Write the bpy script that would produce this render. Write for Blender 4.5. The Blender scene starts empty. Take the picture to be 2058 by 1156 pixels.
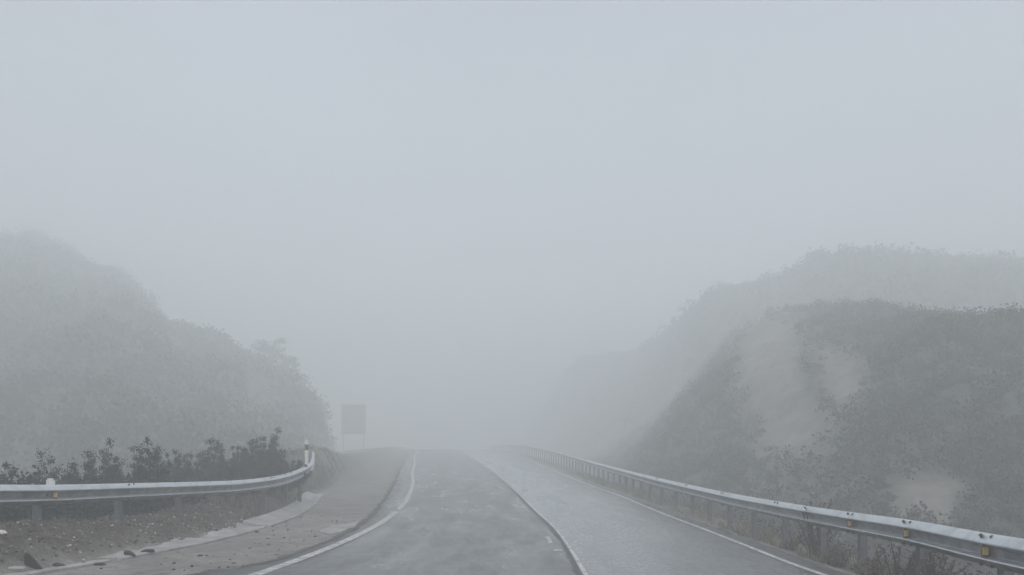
import bpy, math, random
import numpy as np

random.seed(7)
RNG = np.random.default_rng(7)
scene = bpy.context.scene
COL = scene.collection

# ------------------------------------------------------------------ camera, sky, sun, exposure
EYE = 1.30                      # driver's eye above the road at y = 0
FPX, CX, HY, IW, IH = 1700.0, 1029.0, 905.0, 2058.0, 1156.0
cam_d = bpy.data.cameras.new('camera')
cam_d.sensor_width = 36.0
cam_d.lens = FPX / IW * 36.0
cam_d.shift_y = (HY - IH / 2) / IW
cam_d.clip_start, cam_d.clip_end = 0.05, 5000
cam = bpy.data.objects.new('camera', cam_d)
COL.objects.link(cam)
cam.location = (0, 0, EYE)
cam.rotation_euler = (math.radians(90), 0, 0)
scene.camera = cam

SUN_EL, SUN_ROT = math.radians(60), math.radians(170)
world = bpy.data.worlds.new('World')
scene.world = world
world.use_nodes = True
wt = world.node_tree
bg = wt.nodes['Background']
sky = wt.nodes.new('ShaderNodeTexSky')
sky.sky_type = 'NISHITA'
sky.sun_disc = False
sky.sun_elevation = SUN_EL
sky.sun_rotation = SUN_ROT
sky.dust_density = 4.0
sky.air_density = 1.0
sky.ozone_density = 0.0
hs = wt.nodes.new('ShaderNodeHueSaturation')       # overcast: the blue is mostly lost in cloud
hs.inputs['Saturation'].default_value = 0.67
wt.links.new(sky.outputs[0], hs.inputs['Color'])
cn = wt.nodes.new('ShaderNodeTexNoise'); cn.inputs['Scale'].default_value = 2.2; cn.inputs['Detail'].default_value = 4
tc = wt.nodes.new('ShaderNodeTexCoord'); wt.links.new(tc.outputs['Generated'], cn.inputs['Vector'])
cr = wt.nodes.new('ShaderNodeValToRGB'); cr.color_ramp.elements[0].position = .3; cr.color_ramp.elements[1].position = .7
cr.color_ramp.elements[0].color = (.84, .84, .84, 1); cr.color_ramp.elements[1].color = (1.14, 1.14, 1.14, 1)
wt.links.new(cn.outputs['Fac'], cr.inputs[0])
cm = wt.nodes.new('ShaderNodeMix'); cm.data_type = 'RGBA'; cm.blend_type = 'MULTIPLY'; cm.inputs[0].default_value = 1.0
wt.links.new(hs.outputs[0], cm.inputs[6]); wt.links.new(cr.outputs[0], cm.inputs[7])   # uneven cloud deck
wt.links.new(cm.outputs[2], bg.inputs['Color'])
bg.inputs['Strength'].default_value = 0.10

sl = bpy.data.lights.new('sun', 'SUN')
sl.energy = 0.6
sl.angle = math.radians(30)
sl.color = (1.0, 0.97, 0.93)
sun = bpy.data.objects.new('sun', sl)
COL.objects.link(sun)
sun.rotation_euler = (math.radians(90) - SUN_EL, 0, math.pi - SUN_ROT)

scene.view_settings.view_transform = 'Standard'
scene.view_settings.look = 'None'
scene.view_settings.exposure = 0.95
scene.view_settings.gamma = 1.0
scene.cycles.volume_bounces = 24
scene.cycles.max_bounces = 26
scene.cycles.diffuse_bounces = 2
scene.cycles.glossy_bounces = 2
HAZE_DENSITY = 0.0152

# ------------------------------------------------------------------ curves of the place
def smooth(xs, ys):
    """smooth 1-D curve through points (cubic Hermite, Catmull-Rom slopes), linear outside"""
    xs = np.array(xs, float); ys = np.array(ys, float)
    m = np.gradient(ys, xs)
    def f(x):
        x = np.asarray(x, float)
        i = np.clip(np.searchsorted(xs, x) - 1, 0, len(xs) - 2)
        h = xs[i + 1] - xs[i]; t = (x - xs[i]) / h
        y = ((2*t**3 - 3*t**2 + 1)*ys[i] + (t**3 - 2*t**2 + t)*h*m[i]
             + (-2*t**3 + 3*t**2)*ys[i + 1] + (t**3 - t**2)*h*m[i + 1])
        y = np.where(x < xs[0], ys[0] + m[0]*(x - xs[0]), y)
        return np.where(x > xs[-1], ys[-1] + m[-1]*(x - xs[-1]), y)
    return f

def rel(pairs):
    return smooth([p[0] for p in pairs], [p[1] + EYE for p in pairs])
def crv(pairs):
    return smooth([p[0] for p in pairs], [p[1] for p in pairs])

z_road = rel([(-40, -0.15), (0, -1.30), (8, -1.53), (10.3, -1.60), (12.5, -1.67), (15, -1.72), (18.5, -1.75),
              (22, -1.75), (26, -1.71), (30, -1.64), (36, -1.57), (42, -1.49), (50, -1.35), (60, -1.13), (72, -.82),
              (86, -.5), (105, -.15), (130, .1), (160, .2), (220, .2)])
x_mid = crv([(-40, 1.0), (0, 1.0), (10, .94), (14, 1.0), (18, .98), (24.4, .66), (33, .14), (42.3, -.47), (51, -1.15),
             (62, -2.1), (80, -3.9), (105, -6.2), (160, -11), (220, -16)])
x_left = crv([(-40, -3.3), (0, -3.35), (11, -3.3), (16.3, -3.15), (19.2, -3.13), (26.2, -3.38), (32, -3.85),
              (40, -4.68), (50, -5.9), (62, -7.15), (80, -9.2), (105, -11.7), (160, -17), (220, -22)])
x_right = crv([(-40, 3.9), (0, 3.9), (11.2, 4.02), (15.3, 4.19), (19, 4.22), (23, 4.12), (28.6, 3.92), (35.5, 3.53),
               (42, 3.2), (50, 2.8), (62, 2.1), (80, .7), (105, -1.3), (160, -5.5), (220, -10)])
x_edge_l = crv([(-40, -4.4), (0, -4.4), (11.4, -3.95), (12.5, -3.62), (14.7, -3.53), (17.2, -3.46), (22.4, -3.7),
                (27.8, -4.2), (35, -4.95), (46, -6.2), (54, -7.15), (62, -7.95), (80, -10), (105, -12.5), (160, -17.8), (220, -22.8)])
def x_edge_r(y): return x_right(y) + 0.38
x_kerb = crv([(-40, -6.6), (0, -6.6), (9, -6.35), (11, -6.15), (13, -5.93), (15.3, -5.66), (19, -5.52), (22, -5.62),
              (26, -6.05), (30, -6.72), (36, -7.3), (46, -8.7), (60, -10.1), (80, -12.0), (105, -14.4), (160, -19.6), (220, -24.6)])
x_rail_l = crv([(0, -8.0), (8, -7.6), (11.7, -7.27), (15.4, -6.98), (18, -6.72), (20.5, -6.48), (23, -6.36),
                (26, -6.45), (28.2, -6.66), (40, -8.6), (180, -22)])
z_rail_l = rel([(0, -.2), (8, -.38), (11.7, -.475), (13, -.53), (15.4, -.60), (17.6, -.66), (20, -.71), (23, -.68),
                (26, -.53), (28.2, -.35), (40, .5)])
x_rail_r = crv([(-10, 4.0), (4, 4.2), (7.9, 4.48), (10.3, 4.86), (12.5, 5.05), (14.3, 5.12), (20, 5.10), (24, 5.06),
                (29, 4.87), (38, 4.75), (46, 4.62), (60, 4.2), (80, 3.2), (112, .8), (160, -3.2), (220, -8)])
z_rail_r = rel([(-10, -.45), (4, -.68), (7.9, -.78), (10.3, -.85), (12.5, -.92), (14.3, -.96), (18.3, -1.0),
                (24.3, -.98), (30, -.90), (36, -.82), (42, -.74), (50, -.60), (60, -.38), (72, -.07), (86, .25), (105, .60), (130, .85), (160, .95), (220, .95)])
bank_l = crv([(-40, .9), (5, .75), (11, .62), (13, .60), (15, .50), (17, .42), (20, .38), (23, .44), (26, .56),
              (28, .70), (33, 1.0), (40, 1.5), (50, 1.2), (60, .8), (80, .45), (110, .4), (180, .4)])

# ------------------------------------------------------------------ numpy noise
_P = RNG.random((256, 256))
def vnoise(x, y):
    x = np.asarray(x, float); y = np.asarray(y, float)
    xi = np.floor(x).astype(int); yi = np.floor(y).astype(int)
    fx = x - xi; fy = y - yi
    fx = fx*fx*(3 - 2*fx); fy = fy*fy*(3 - 2*fy)
    a = _P[xi & 255, yi & 255]; b = _P[(xi + 1) & 255, yi & 255]
    c = _P[xi & 255, (yi + 1) & 255]; d = _P[(xi + 1) & 255, (yi + 1) & 255]
    return (a*(1 - fx) + b*fx)*(1 - fy) + (c*(1 - fx) + d*fx)*fy - .5
def fbm(x, y, o=4):
    s = 0; a = 1.0
    for k in range(o):
        s = s + a*vnoise(x*2**k + 17.3*k, y*2**k + 5.1*k); a *= .5
    return s
def sstep(a, b, x):
    t = np.clip((x - a)/(b - a), 0, 1)
    return t*t*(3 - 2*t)

def ground_z(x, y):
    """height of the ground sheet (shoulders, banks, valley floors)"""
    zr = z_road(y)
    t = x_kerb(y) - x                     # metres left of the gutter's road side
    r = x - x_edge_r(y)                   # metres right of the asphalt
    z = zr + 0*x
    z = z + .012*fbm(x*1.3, y*1.3, 3)*sstep(-.2, -.6, t)
    # left bank
    hb = bank_l(y)
    near = sstep(19.6, 18.4, y)
    up = sstep(.45 - .33*near, 1.35 - .1*near, t + .12*near*fbm(x*1.5, y*1.1, 3))
    after = sstep(29, 36, y)              # behind the end of the rail the bank is the toe of the hill
    lump = (.20*fbm(x*.9 + 3, y*.55, 3) + .10*fbm(x*2.6, y*2.6, 3) + .05*fbm(x*9, y*9, 3))*sstep(.45 - .3*near, .9, t)
    z = z + hb*up + lump*(1 - .5*after)
    t2 = np.maximum(t - 1.9, 0)
    z = z - (1 - after)*np.minimum(.62*t2, 4.5) - after*np.minimum(.35*t2, 6.0)*(1 - .75*sstep(40, 55, y))
    # asphalt sits in the sheet
    inside = sstep(-.05, .1, x - x_edge_l(y))*sstep(.05, -.1, r)
    z = z - .12*inside
    # right verge and slope down to the valley
    rv = np.maximum(r, 0)
    z = z - .10*sstep(0, .5, rv) + .05*fbm(x*2.2, y*2.2, 3)*sstep(0, .4, rv)
    r2 = np.maximum(r - 1.15, 0)
    z = z - np.minimum(.55*r2, 4.0)*(1 - .5*sstep(60, 100, y)) + .35*fbm(x*.35, y*.35, 3)*sstep(.5, 4, r2)
    return z

# ------------------------------------------------------------------ object helpers
def link(o, parent=None):
    COL.objects.link(o)
    if parent: o.parent = parent
    return o
def tag(o, label=None, cat=None, group=None, kind=None):
    if label: o['label'] = label
    if cat: o['category'] = cat
    if group: o['group'] = group
    if kind: o['kind'] = kind
    return o
def empty(name, loc, rz=0, **kw):
    o = bpy.data.objects.new(name, None)
    o.empty_display_size = .1
    o.location = loc; o.rotation_euler = (0, 0, rz)
    link(o); tag(o, **kw)
    return o
def mesh_obj(name, v, f, mat, parent=None, smoothed=False, uv=None):
    """v: (n,3); f: (m,4) or (m,3) int array, or a list of polygons"""
    me = bpy.data.meshes.new(name)
    v = np.asarray(v, np.float32)
    if isinstance(f, np.ndarray):
        k = f.shape[1]
        me.vertices.add(len(v)); me.vertices.foreach_set('co', v.ravel())
        me.loops.add(f.size); me.loops.foreach_set('vertex_index', f.astype(np.int32).ravel())
        me.polygons.add(len(f))
        me.polygons.foreach_set('loop_start', np.arange(0, f.size, k, dtype=np.int32))
        me.polygons.foreach_set('loop_total', np.full(len(f), k, np.int32))
        me.update(calc_edges=True); me.validate()
    else:
        me.from_pydata([tuple(map(float, p)) for p in v], [], [tuple(p) for p in f])
        me.update()
    if uv is not None:
        l = me.uv_layers.new(name='uv')
        idx = np.empty(len(me.loops), np.int32); me.loops.foreach_get('vertex_index', idx)
        l.data.foreach_set('uv', np.asarray(uv, np.float32)[idx].ravel())
    if smoothed:
        me.polygons.foreach_set('use_smooth', np.ones(len(me.polygons), bool))
    me.materials.append(mat)
    o = bpy.data.objects.new(name, me)
    return link(o, parent)

class MB:
    """collects simple solids into one mesh"""
    def __init__(s): s.v = []; s.f = []
    def add(s, v, f):
        n = len(s.v); s.v += [tuple(p) for p in v]; s.f += [tuple(i + n for i in q) for q in f]
        return s
    def prism(s, poly, d0, d1, fn):
        """poly in 2-D, extruded from d0 to d1; fn(a, b, d) -> xyz"""
        n = len(poly)
        v = [fn(a, b, d0) for a, b in poly] + [fn(a, b, d1) for a, b in poly]
        f = [tuple(range(n))[::-1], tuple(range(n, 2*n))] + [(i, (i + 1) % n, n + (i + 1) % n, n + i) for i in range(n)]
        return s.add(v, f)
    def box(s, c, h, rz=0, ch=0.0):
        cx, cy, cz = c; a, b, z = h; co, si = math.cos(rz), math.sin(rz)
        poly = [(-a, -b), (a, -b), (a, b), (-a, b)]
        if ch: poly = [(-a+ch, -b), (a-ch, -b), (a, -b+ch), (a, b-ch), (a-ch, b), (-a+ch, b), (-a, b-ch), (-a, -b+ch)]
        return s.prism(poly, -z, z, lambda p, q, d: (cx + p*co - q*si, cy + p*si + q*co, cz + d))
    def tube(s, pts, rad, n=6):
        pts = [np.array(p, float) for p in pts]; rings = []
        for i, p in enumerate(pts):
            d = pts[min(i + 1, len(pts)-1)] - pts[max(i - 1, 0)]
            d = d/(np.linalg.norm(d) + 1e-9)
            a = np.cross(d, [0.3, .95, .1] if abs(d[2]) > .7 else [0, 0, 1]); a /= np.linalg.norm(a); b = np.cross(d, a)
            r = rad[i] if hasattr(rad, '__len__') else rad
            rings.append([p + r*(math.cos(2*math.pi*k/n)*a + math.sin(2*math.pi*k/n)*b) for k in range(n)])
        v = [q for r_ in rings for q in r_]
        f = [(i*n + k, i*n + (k + 1) % n, (i + 1)*n + (k + 1) % n, (i + 1)*n + k) for i in range(len(pts) - 1) for k in range(n)]
        f += [tuple(range(n))[::-1], tuple(range((len(pts) - 1)*n, len(pts)*n))]
        return s.add(v, f)
    def build(s, name, mat, parent=None, smoothed=False):
        return mesh_obj(name, s.v, s.f, mat, parent, smoothed)

# ------------------------------------------------------------------ materials
def new_mat(name):
    m = bpy.data.materials.new(name); m.use_nodes = True
    nt = m.node_tree
    return m, nt, nt.nodes['Principled BSDF']
def nd(nt, t, **kw):
    n = nt.nodes.new(t)
    for k, v in kw.items():
        if k in n.inputs: n.inputs[k].default_value = v
        else: setattr(n, k, v)
    return n
def rgb(c): return (c[0], c[1], c[2], 1)
def noise(nt, vec, scale, detail=4, rough=.55):
    n = nd(nt, 'ShaderNodeTexNoise'); n.inputs['Scale'].default_value = scale
    n.inputs['Detail'].default_value = detail; n.inputs['Roughness'].default_value = rough
    if vec is not None: nt.links.new(vec, n.inputs['Vector'])
    return n.outputs['Fac']
def ramp(nt, fac, stops):
    r = nd(nt, 'ShaderNodeValToRGB'); e = r.color_ramp.elements
    while len(e) < len(stops): e.new(.5)
    for k, (p, c) in enumerate(stops):
        e[k].position = p; e[k].color = rgb(c) if hasattr(c, '__len__') else (c, c, c, 1)
    nt.links.new(fac, r.inputs[0]); return r.outputs[0]
def mix(nt, fac, a, b, mode='MIX'):
    m = nd(nt, 'ShaderNodeMix', data_type='RGBA', blend_type=mode)
    for s_, v in ((0, fac), (6, a), (7, b)):
        if hasattr(v, 'is_linked') or hasattr(v, 'links'): nt.links.new(v, m.inputs[s_])
        else: m.inputs[s_].default_value = rgb(v) if hasattr(v, '__len__') else v
    return m.outputs[2]
def bump(nt, bsdf, h, strength, dist=.02):
    b = nd(nt, 'ShaderNodeBump'); b.inputs['Strength'].default_value = strength; b.inputs['Distance'].default_value = dist
    nt.links.new(h, b.inputs['Height']); nt.links.new(b.outputs[0], bsdf.inputs['Normal'])
def mapping(nt, vec, scale):
    m = nd(nt, 'ShaderNodeMapping'); m.inputs['Scale'].default_value = scale
    nt.links.new(vec, m.inputs['Vector']); return m.outputs[0]
def math_n(nt, op, a, b=None, clamp=False):
    m = nd(nt, 'ShaderNodeMath', operation=op); m.use_clamp = clamp
    for k, v in ((0, a), (1, b)):
        if v is None: continue
        if hasattr(v, 'links'): nt.links.new(v, m.inputs[k])
        else: m.inputs[k].default_value = v
    return m.outputs[0]
def geo_pos(nt): return nd(nt, 'ShaderNodeNewGeometry').outputs['Position']

def mat_plain(name, c, rough=.6, metal=0.0, var=.25, scale=8, bumpy=0.0):
    m, nt, b = new_mat(name)
    p = geo_pos(nt); n = noise(nt, p, scale, 5)
    lo = tuple(x*(1 - var) for x in c); hi = tuple(min(1, x*(1 + var)) for x in c)
    nt.links.new(ramp(nt, n, [(.3, lo), (.7, hi)]), b.inputs['Base Color'])
    b.inputs['Roughness'].default_value = rough; b.inputs['Metallic'].default_value = metal
    if bumpy: bump(nt, b, noise(nt, p, scale*4, 4), bumpy)
    return m

def mat_leaf(name, a, b_, c=None, rough=.7):
    m, nt, b = new_mat(name)
    r = nd(nt, 'ShaderNodeNewGeometry').outputs['Random Per Island']
    st = [(0, a), (1, b_)] if c is None else [(0, a), (.6, b_), (1, c)]
    col = ramp(nt, r, st)
    n = noise(nt, geo_pos(nt), .35, 3)
    col = mix(nt, 1.0, col, ramp(nt, n, [(.3, .65), (.7, 1.3)]), 'MULTIPLY')
    nt.links.new(col, b.inputs['Base Color']); b.inputs['Roughness'].default_value = rough
    b.inputs['Specular IOR Level'].default_value = .25
    tl = nd(nt, 'ShaderNodeBsdfTranslucent'); nt.links.new(col, tl.inputs['Color'])       # light comes through the leaves
    ms = nd(nt, 'ShaderNodeMixShader'); ms.inputs[0].default_value = .45
    nt.links.new(b.outputs[0], ms.inputs[1]); nt.links.new(tl.outputs[0], ms.inputs[2])
    nt.links.new(ms.outputs[0], nt.nodes['Material Output'].inputs['Surface'])
    return m

def make_asphalt():
    m, nt, b = new_mat('wet_asphalt')
    uv = nd(nt, 'ShaderNodeUVMap').outputs[0]
    sep = nd(nt, 'ShaderNodeSeparateXYZ'); nt.links.new(uv, sep.inputs[0])
    u = sep.outputs[0]                                            # metres right of the centre line
    pos = geo_pos(nt)
    base = ramp(nt, noise(nt, pos, 1.1, 6, .6), [(.3, (.042, .044, .047)), (.7, (.075, .077, .081))])
    grain = noise(nt, pos, 140, 2)
    base = mix(nt, .55, base, ramp(nt, grain, [(.35, .45), (.65, 1.5)]), 'MULTIPLY')
    # right lane: paler worn aggregate, wet sheen also put into its colour; worn wheel tracks run along the road
    wob = math_n(nt, 'MULTIPLY', math_n(nt, 'SUBTRACT', noise(nt, mapping(nt, uv, (1, .25, 1)), 1.2, 3), .5), .5)
    u2 = math_n(nt, 'ADD', u, wob)
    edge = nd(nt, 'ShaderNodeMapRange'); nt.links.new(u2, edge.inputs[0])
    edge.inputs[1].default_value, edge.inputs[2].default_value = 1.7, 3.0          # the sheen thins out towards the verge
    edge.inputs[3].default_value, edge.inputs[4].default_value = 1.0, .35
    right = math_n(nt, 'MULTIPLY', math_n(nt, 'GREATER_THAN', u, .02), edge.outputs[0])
    tr = nd(nt, 'ShaderNodeMath', operation='ABSOLUTE')
    nt.links.new(math_n(nt, 'SINE', math_n(nt, 'MULTIPLY', math_n(nt, 'SUBTRACT', u2, .15), 1.9)), tr.inputs[0])
    track = ramp(nt, tr.outputs[0], [(.45, 0.0), (.95, 1.0)])
    streak = ramp(nt, noise(nt, mapping(nt, uv, (2.2, .16, 1)), 1.6, 5, .65), [(.42, 0.0), (.66, 1.0)])
    cross = ramp(nt, noise(nt, mapping(nt, uv, (.5, 2.4, 1)), 1.3, 5, .65), [(.48, 0.0), (.68, 1.0)])
    fine = noise(nt, mapping(nt, uv, (1.6, .5, 1)), 9, 6, .7)
    base = mix(nt, .6, base, ramp(nt, fine, [(.3, .55), (.7, 1.5)]), 'MULTIPLY')
    base = mix(nt, math_n(nt, 'MULTIPLY', track, .6), base, (.105, .108, .114))
    base = mix(nt, math_n(nt, 'MULTIPLY', streak, .6), base, (.036, .038, .042))
    base = mix(nt, math_n(nt, 'MULTIPLY', cross, .6), base, (.15, .153, .158))
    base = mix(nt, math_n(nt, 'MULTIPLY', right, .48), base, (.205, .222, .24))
    nt.links.new(base, b.inputs['Base Color'])
    rg = ramp(nt, noise(nt, mapping(nt, uv, (1.4, .35, 1)), 1.5, 5, .65), [(.3, .36), (.7, .62)])
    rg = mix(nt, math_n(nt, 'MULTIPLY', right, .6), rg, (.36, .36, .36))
    nt.links.new(rg, b.inputs['Roughness'])
    b.inputs['Coat Weight'].default_value = .55; b.inputs['Coat Roughness'].default_value = .16
    cw = math_n(nt, 'ADD', math_n(nt, 'MULTIPLY', right, .5), ramp(nt, noise(nt, mapping(nt, uv, (1.3, .22, 1)), 1.2, 6, .7), [(.38, .24), (.64, .80)]), True)
    cw = mix(nt, .45, cw, ramp(nt, fine, [(.3, .3), (.7, 1.6)]), 'MULTIPLY')
    nt.links.new(cw, b.inputs['Coat Weight'])
    bump(nt, b, grain, .35, .01)
    return m

def make_paint():
    m, nt, b = new_mat('worn_road_paint')
    pos = geo_pos(nt)
    n = noise(nt, pos, 7, 6, .7)
    f = ramp(nt, n, [(.38, 0.0), (.60, 1.0)])
    col = mix(nt, f, (.15, .153, .158), (.58, .59, .60))
    nt.links.new(col, b.inputs['Base Color']); b.inputs['Roughness'].default_value = .5
    return m

def make_ground():
    m, nt, b = new_mat('gravel_ground')
    pos = geo_pos(nt)
    at = nd(nt, 'ShaderNodeAttribute', attribute_name='zone')
    sep = nd(nt, 'ShaderNodeSeparateColor'); nt.links.new(at.outputs['Color'], sep.inputs[0])
    dirt, grass, wild = sep.outputs[0], sep.outputs[1], sep.outputs[2]
    n1, n2, n3 = noise(nt, pos, 1.4, 6), noise(nt, pos, 9, 6, .65), noise(nt, pos, 45, 3)
    sh = ramp(nt, n1, [(.3, (.142, .135, .122)), (.5, (.19, .183, .168)), (.72, (.25, .243, .226))])
    sh = mix(nt, .8, sh, ramp(nt, n2, [(.3, .55), (.7, 1.4)]), 'MULTIPLY')
    sh = mix(nt, .6, sh, ramp(nt, noise(nt, pos, 70, 3), [(.35, .55), (.68, 1.5)]), 'MULTIPLY')
    stain = ramp(nt, noise(nt, mapping(nt, pos, (.9, .45, 1)), 1.5, 6, .7), [(.52, 0.0), (.66, 1.0)])
    sh = mix(nt, math_n(nt, 'MULTIPLY', stain, .5), sh, (.10, .088, .070))
    crack = ramp(nt, noise(nt, mapping(nt, pos, (1.6, .8, 1)), 2.3, 6, .7), [(.355, 1.0), (.395, 0.0)])
    sh = mix(nt, math_n(nt, 'MULTIPLY', crack, .7), sh, (.05, .048, .044))
    di = ramp(nt, n2, [(.28, (.018, .014, .009)), (.5, (.054, .044, .031)), (.74, (.125, .105, .076))])
    di = mix(nt, .8, di, ramp(nt, n3, [(.3, .5), (.72, 1.6)]), 'MULTIPLY')
    gr = ramp(nt, n2, [(.3, (.07, .072, .050)), (.6, (.14, .135, .098)), (.8, (.20, .188, .14))])
    c = mix(nt, dirt, sh, di); c = mix(nt, grass, c, gr)
    c = mix(nt, wild, c, ramp(nt, n2, [(.3, (.020, .022, .017)), (.7, (.055, .055, .042))]))
    nt.links.new(c, b.inputs['Base Color']); b.inputs['Roughness'].default_value = .8
    bump(nt, b, n3, .6, .03)
    return m

def make_hill():
    m, nt, b = new_mat('scrub_hillside')
    pos = geo_pos(nt)
    at = nd(nt, 'ShaderNodeAttribute', attribute_name='bare')
    n1, n2 = noise(nt, pos, .18, 5), noise(nt, pos, 1.3, 6, .65)
    c = ramp(nt, n2, [(.3, (.032, .036, .028)), (.55, (.05, .053, .041)), (.75, (.075, .073, .058))])
    c = mix(nt, .6, c, ramp(nt, n1, [(.3, .6), (.7, 1.4)]), 'MULTIPLY')
    e = ramp(nt, n2, [(.3, (.105, .10, .088)), (.7, (.21, .20, .178))])
    f = math_n(nt, 'ADD', at.outputs['Fac'], math_n(nt, 'MULTIPLY', math_n(nt, 'SUBTRACT', noise(nt, mapping(nt, pos, (1.5, .8, .35)), .9, 7, .75), .5), 2.6), True)
    f = ramp(nt, f, [(.12, 0.0), (1.0, 1.0)])
    nt.links.new(mix(nt, f, c, e), b.inputs['Base Color']); b.inputs['Roughness'].default_value = .85
    bump(nt, b, n2, .5, .3)
    return m

def make_galv():
    m, nt, b = new_mat('galvanised_steel')
    pos = geo_pos(nt)
    n = noise(nt, mapping(nt, pos, (1, .5, 3)), 6, 6, .65)
    c = ramp(nt, n, [(.3, (.58, .605, .64)), (.7, (.74, .765, .79))])
    dirt = ramp(nt, noise(nt, pos, 2.2, 6, .75), [(.50, 0.0), (.68, 1.0)])
    c = mix(nt, math_n(nt, 'MULTIPLY', dirt, .35), c, (.24, .23, .21))
    # shade painted into the trough and lower lip, varied by noise
    at = nd(nt, 'ShaderNodeAttribute', attribute_name='rail_shade')
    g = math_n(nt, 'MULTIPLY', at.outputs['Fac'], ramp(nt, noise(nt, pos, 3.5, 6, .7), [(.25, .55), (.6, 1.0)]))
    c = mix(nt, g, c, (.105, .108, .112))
    nt.links.new(c, b.inputs['Base Color'])
    b.inputs['Metallic'].default_value = .85
    nt.links.new(ramp(nt, n, [(.3, .28), (.7, .44)]), b.inputs['Roughness'])
    return m

def make_concrete():
    m, nt, b = new_mat('gutter_concrete')
    pos = geo_pos(nt)
    n1, n2 = noise(nt, pos, 1.8, 6, .65), noise(nt, pos, 26, 4)
    c = ramp(nt, n1, [(.3, (.21, .21, .205)), (.55, (.31, .31, .305)), (.75, (.38, .38, .37))])
    c = mix(nt, .5, c, ramp(nt, n2, [(.3, .65), (.7, 1.3)]), 'MULTIPLY')
    soil = ramp(nt, noise(nt, pos, 1.1, 6, .7), [(.52, 0.0), (.62, 1.0)])
    c = mix(nt, math_n(nt, 'MULTIPLY', soil, .55), c, (.15, .13, .108))
    nt.links.new(c, b.inputs['Base Color']); b.inputs['Roughness'].default_value = .75
    bump(nt, b, n2, .4, .01)
    return m

M = dict(
    asphalt=make_asphalt(), paint=make_paint(), ground=make_ground(), hill=make_hill(), galv=make_galv(),
    concrete=make_concrete(),
    post=mat_plain('dull_zinc', (.085, .09, .098), .6, .1, .25, 9),
    rust=mat_plain('rusty_bracket', (.16, .095, .045), .75, 0, .5, 40, .3),
    amber=mat_plain('amber_reflector', (.55, .40, .20), .35, 0, .12, 50),
    bolt=mat_plain('dark_bolt', (.06, .062, .066), .5, .4, .2, 30),
    white=mat_plain('weathered_white', (.68, .69, .69), .5, 0, .1, 14),
    black=mat_plain('black_band', (.035, .035, .037), .5, 0, .2, 14),
    signback=mat_plain('sign_back', (.2, .205, .21), .6, .2, .2, 3),
    stem=mat_plain('grey_brown_stem', (.075, .062, .05), .8, 0, .3, 20),
    stone=mat_plain('pale_stone', (.56, .545, .51), .8, 0, .25, 40, .3),
    pebble=mat_plain('gravel', (.26, .235, .205), .85, 0, .55, 22, .2),
    dark=mat_plain('rubber_and_gap_shade', (.011, .0105, .010), .7, 0, .35, 18, .3),
    shrub=mat_leaf('shrub_leaf', (.009, .012, .008), (.020, .025, .016), (.040, .044, .029)),
    scrub=mat_leaf('scrub_leaf', (.034, .038, .030), (.050, .054, .042), (.066, .068, .053)),
    tree=mat_leaf('tree_leaf', (.020, .026, .018), (.045, .052, .034)),
    grass=mat_leaf('dry_grass', (.085, .085, .052), (.17, .155, .105), (.26, .24, .18)),
    green=mat_leaf('weed_leaf', (.07, .085, .055), (.13, .14, .10), (.24, .25, .21)),
    dry=mat_leaf('dry_twig', (.085, .062, .052), (.15, .115, .10), (.24, .20, .18)),
)

# ------------------------------------------------------------------ ground sheet
def dedupe(a): return np.unique(np.round(np.concatenate(a), 4))
def build_ground():
    us = dedupe([np.arange(-134, -30, 4), np.arange(-30, -12, .8), np.arange(-12, -8.4, .15), np.arange(-8.4, -4.2, .05),
                 np.arange(-4.2, 3.0, .22), np.arange(3.0, 7.5, .1), np.arange(7.5, 16, .4), np.arange(16, 40, 1.5), np.arange(40, 138, 4)])
    ys = dedupe([np.arange(-14, -4, 2), np.arange(-4, 8, .6), np.arange(8, 34, .08), np.arange(34, 60, .4), np.arange(60, 292, 3)])
    Y, U = np.meshgrid(ys, us, indexing='ij')
    X = U + x_mid(Y)
    Z = ground_z(X, Y)
    n, k = Y.shape
    idx = np.arange(n*k).reshape(n, k)
    f = np.stack([idx[:-1, :-1], idx[:-1, 1:], idx[1:, 1:], idx[1:, :-1]], -1).reshape(-1, 4)
    o = mesh_obj('ground', np.stack([X, Y, Z], -1).reshape(-1, 3), f, M['ground'], smoothed=True)
    tag(o, 'bare gravel ground and dirt banks beside the road', 'ground', kind='structure')
    t = x_kerb(Y) - X
    dirt = sstep(.2, .75, t + .35*fbm(X*2, Y*2, 3))
    grass = np.clip(sstep(20, 30, Y + 5*fbm(X*.8, Y*.5, 3))*sstep(.5, 1.0, t) + sstep(35, 44, Y)*sstep(-1.5, 0, t), 0, 1)
    r = X - x_edge_r(Y)
    grass = np.maximum(grass, sstep(.1, .5, r + .3*fbm(X*2, Y*2, 3)))
    grass = np.maximum(grass, sstep(2.3, 3.2, t))
    at = o.data.color_attributes.new('zone', 'FLOAT_COLOR', 'POINT')
    c = np.zeros((n*k, 4), np.float32); c[:, 0] = dirt.ravel(); c[:, 1] = grass.ravel(); c[:, 2] = np.maximum(sstep(2.4, 3.4, t)*sstep(40, 32, Y), sstep(1.1, 2.0, r)).ravel(); c[:, 3] = 1
    at.data.foreach_set('color', c.ravel())
build_ground()

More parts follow.
